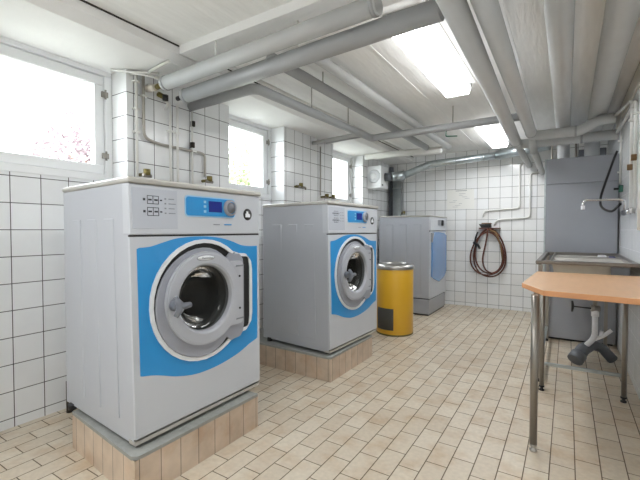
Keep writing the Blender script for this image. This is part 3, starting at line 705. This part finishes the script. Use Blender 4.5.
# ------------------------------------------------------------------ grey cabinet at the back right
cb = thing('tall_cabinet', 'tall plain grey metal cabinet behind the sink at the right wall', 'cabinet', (-.19, 4.557, 0))
CW = XR-(-.19)-.012; CH = 1.815
MB().box(0, CW, .006, .62, .02, CH).build('carcass', 'cabinet', cb, bevel=.004)
MB().box(.006, CW-.003, -.012, .004, .024, 1.556).build('lower_panel', 'cabinet', cb, bevel=.003)
MB().box(.006, CW-.003, -.012, .004, 1.562, CH-.004).build('upper_panel', 'cabinet', cb, bevel=.003)
MB().box(.02, CW-.02, .03, .6, 0, .02).build('toe_kick', 'black', cb)
MB().box(-.012, .002, -.004, .62, .02, CH).build('edge_strip', 'galv', cb)

# ------------------------------------------------------------------ sink unit
sk = thing('sink_unit', 'stainless steel sink on tubular legs in front of the grey cabinet', 'sink', (-.19, 3.185, 0))
SW, SL, SZ = XR-(-.19)-.012, 1.345, .885
s = MB(); t_ = .035
s.box(0, SW, 0, t_, SZ-.024, SZ); s.box(0, SW, SL-t_, SL, SZ-.032, SZ); s.box(0, t_, t_, SL-t_, SZ-.032, SZ); s.box(SW-t_, SW, t_, SL-t_, SZ-.032, SZ)
s.box(.085, .10, t_, SL-t_, SZ-.022, SZ-.002)
s.build('rim', 'steel_dull', sk, bevel=.005)
bs_ = MB(); xa, xb, ya, yb, zb = .095, SW-t_+.004, t_-.004, SL-t_+.004, SZ-.17
def basin(mb, x0, x1, y0, y1, zt, zb, th=.003):
    V = [(x0, y0, zt), (x1, y0, zt), (x1, y1, zt), (x0, y1, zt), (x0+.03, y0+.03, zb), (x1-.03, y0+.03, zb), (x1-.03, y1-.03, zb), (x0+.03, y1-.03, zb)]
    V2 = [(x, y, z-th) for x, y, z in V]
    mb.add(V+V2, [(0, 1, 5, 4), (1, 2, 6, 5), (2, 3, 7, 6), (3, 0, 4, 7), (4, 5, 6, 7), (8, 12, 13, 9), (9, 13, 14, 10), (10, 14, 15, 11), (11, 15, 12, 8), (12, 15, 14, 13)])
basin(bs_, xa, xb, .12, .66, SZ-.006, zb); bs_.box(xa, xb, ya, .123, SZ-.010, SZ-.004); basin(bs_, xa, xb, .70, yb, SZ-.006, zb); bs_.box(xa, xb, .655, .705, SZ-.012, SZ-.004)
bs_.build('basin', 'steel', sk)
for (x, y, z1, foot) in ((.03, .045, SZ-.03, 1), (SW-.068, .045, SZ-.03, 1), (.03, SL-.06, SZ-.03, 1), (SW-.085, SL-.06, SZ-.03, 1)):
    MB().box(x-.014, x+.014, y-.014, y+.014, .02, z1).build('leg', 'steel_tube', sk, bevel=.003)
    MB().cyl((x, y, 0), (x, y, .025), .015, 12).build('foot', 'black', sk)
MB().box(.044, SW-.082, .034, .056, .125, .147).build('cross_rail', 'galv', sk, bevel=.003)
MB().box(.019, .041, .059, SL-.074, .125, .147).build('side_rail', 'galv', sk, bevel=.003)
MB().box(SW-.15, SW-.05, .02, .034, SZ-.20, SZ-.03).build('bracket', 'drain_grey', sk)
cx_ = thing('soap_dispenser', 'small white plastic container in the sink near the right wall', 'container', (.25, 4.05, .715))
MB().box(-.03, .03, -.03, .03, 0, .175).build('bottle_body', 'drain_white', cx_, bevel=.008)
MB().box(.045, .09, -.02, .03, .0, .165).build('blue_bottle', 'screen', cx_, bevel=.006)
# drain
dr = thing('sink_drain', 'white plastic drain with trap hanging below the sink into grey floor pipe', 'drain', (.20, 3.86, 0))
MB().tube([(0, 0, .715), (0, 0, .43)], .017, 14).build('tailpiece', 'steel_tube', dr)
MB().tube([(0, 0, .43), (0, 0, .25), (-.015, 0, .205), (-.10, -.01, .10)], .021, 14, fil=.04).build('waste_pipe', 'drain_white', dr)
MB().tube([(0, 0, .45), (0, 0, .40)], .027, 16).build('collar_nut', 'drain_white', dr)
MB().tube([(-.02, 0, .20), (.06, 0, .25), (.11, .01, .30)], .015, 12, fil=.03).build('overflow_branch', 'drain_white', dr)
MB().tube([(.04, 0, .24), (.045, 0, .285)], .013, 12).build('short_stub', 'drain_white', dr)
vh = MB(); vh.cyl((-.155, -.02, .47), (-.02, -.02, .465), .006, 10)
vh.build('valve_rod', 'black', dr)
MB().tube([(-.158, -.02, .425), (-.152, -.02, .47), (-.158, -.02, .515)], [.007, .011, .007], 10).build('valve_handle', 'black', dr)
MB().tube([(-.03, -.01, .465), (.03, .0, .465)], .026, 14).build('valve_body', 'steel_tube', dr)
gp = thing('floor_drain_pipe', 'thick dark grey bent plastic pipe on the floor under the sink', 'pipe', (.09, 3.80, 0))
MB().tube([(-.005, -.01, .07), (.035, .06, .12), (.10, .16, .14), (.17, .20, .11), (.235, .12, .05)], [.05, .05, .042, .04, .04], 18).build('pipe_run', 'drain_grey', gp)
MB().tube([(-.025, -.04, .045), (.005, .005, .085)], .058, 20).build('socket_end', 'drain_grey', gp)

# ------------------------------------------------------------------ table
tb = thing('work_table', 'beech coloured table with clipped corner on round steel legs, in front right', 'table', (0, 0, 0))
zt, zb = .808, .781
P = [(-.210, 2.43), (-.096, 2.175), (XR-.01, 2.10), (XR-.01, 3.17), (-.178, 3.17)]
MB().prism(P, zb, zt, mi=0, mside=1).build('tabletop', ['table', 'table_edge'], tb, bevel=.003)
for (x, y) in ((-.13, 2.19), (-.135, 3.055), (.35, 2.19), (.318, 3.12)):
    lg = MB().tube([(x, y, .035), (x, y, zb)], .0175 if y < 3 else .0145, 18).build('leg', 'steel_tube', tb)
    MB().lathe([(0, 0), (.016, 0), (.018, .008), (.009, .014), (.009, .022), (.017, .026), (.017, .036), (0, .036)], 16, M4=Matrix.Translation((x, y, 0))).build('foot', 'black' if y > 3 else 'steel', lg)
MB().box(-.13, .318, 3.045, 3.065, zb-.04, zb-.001).build('apron', 'steel_tube', tb)
MB().box(-.14, -.12, 2.19, 3.055, zb-.04, zb-.001).build('apron', 'steel_tube', tb)

# ------------------------------------------------------------------ faucet and pipes on the right wall
xr = XR-.022
wallpipe('wall_pipe', 'left tall white pipe with brown valve handle on the right wall, feeding the tap', [(.325, 4.04, 2.05), (xr, 3.66, 2.06), (xr, 3.62, 1.23)], .011, fil=.06, blocks=[((xr-.012, 3.62, 1.56), 'wood_block')], clips=[(xr, 3.62, 1.9)], group='water pipes on the right wall')
wallpipe('wall_pipe', 'right tall white pipe with brown valve handle on the right wall, feeding the tap', [(.36, 4.34, 1.965), (xr, 3.9, 2.0), (xr, 3.46, 2.0), (xr, 3.42, 1.23)], .011, fil=.06, blocks=[((xr-.012, 3.42, 1.60), 'wood_block')], clips=[(xr, 3.42, 1.9)], group='water pipes on the right wall')
wallpipe('wall_pipe', 'thin white conduit on the right wall beside the cabinet top ending at a socket', [(xr+.006, 4.40, 2.2), (xr+.006, 4.40, 1.52)], .008, clips=[(xr+.006, 4.40, z) for z in (1.9, 1.62)])
wallpipe('wall_pipe', 'white pipe running high down the right edge of the right wall', [(xr, 3.2, 2.1), (xr, 3.2, 1.1)], .012)
so = thing('wall_socket', 'small dark green cable outlet on the right wall beside the cabinet', 'socket', (XR, 4.36, 1.47))
MB().box(-.03, 0, -.03, .03, -.03, .03).build('box_body', 'green', so, bevel=.004)
MB().cyl((-.03, 0, 0), (-.065, 0, 0), .01, 10).build('gland', 'black', so)
fc = thing('wall_faucet', 'chrome wall tap with long swinging spout over the sink', 'faucet', (xr, 3.62, 1.235))
MB().tube([(-.02, .17, 0), (-.02, -.22, 0)], .017, 14).build('mixer_body', 'chrome', fc)
for y in (0, -.20): MB().tube([(.022, y, 0), (-.02, y, 0)], .02, 14).build('wall_flange', 'chrome', fc)
MB().tube([(-.02, .15, 0), (-.02, .15, .10), (-.27, .16, .105), (-.285, .16, .085), (-.285, .16, .06)], .009, 12, fil=.025).build('spout', 'chrome', fc)
MB().tube([(-.285, .16, .062), (-.285, .16, .03)], .014, 12).build('spout_tip', 'drain_white', fc)
MB().tube([(-.02, .18, 0), (-.02, .235, 0)], [.022, .018], 12).build('tap_handle', 'knob', fc)
MB().tube([(-.02, -.23, 0), (-.02, -.28, 0)], [.022, .018], 12).build('tap_handle', 'chrome', fc)
ch = thing('black_cable', 'black rubber hose looping from behind the cabinet top down to the wall tap', 'cable', (.37, 4.45, 1.82))
o = Vector((.37, 4.45, 1.82))
MB().tube([Vector(p)-o for p in [(.378, 4.50, 1.83), (.36, 4.50, 1.78), (.30, 4.42, 1.58), (.245, 4.25, 1.40), (.235, 4.12, 1.31), (.265, 4.0, 1.265), (.305, 3.9, 1.25), (.335, 3.85, 1.29), (.35, 3.84, 1.31)]], .010, 10, fil=.06).build('cable_run', 'black', ch)
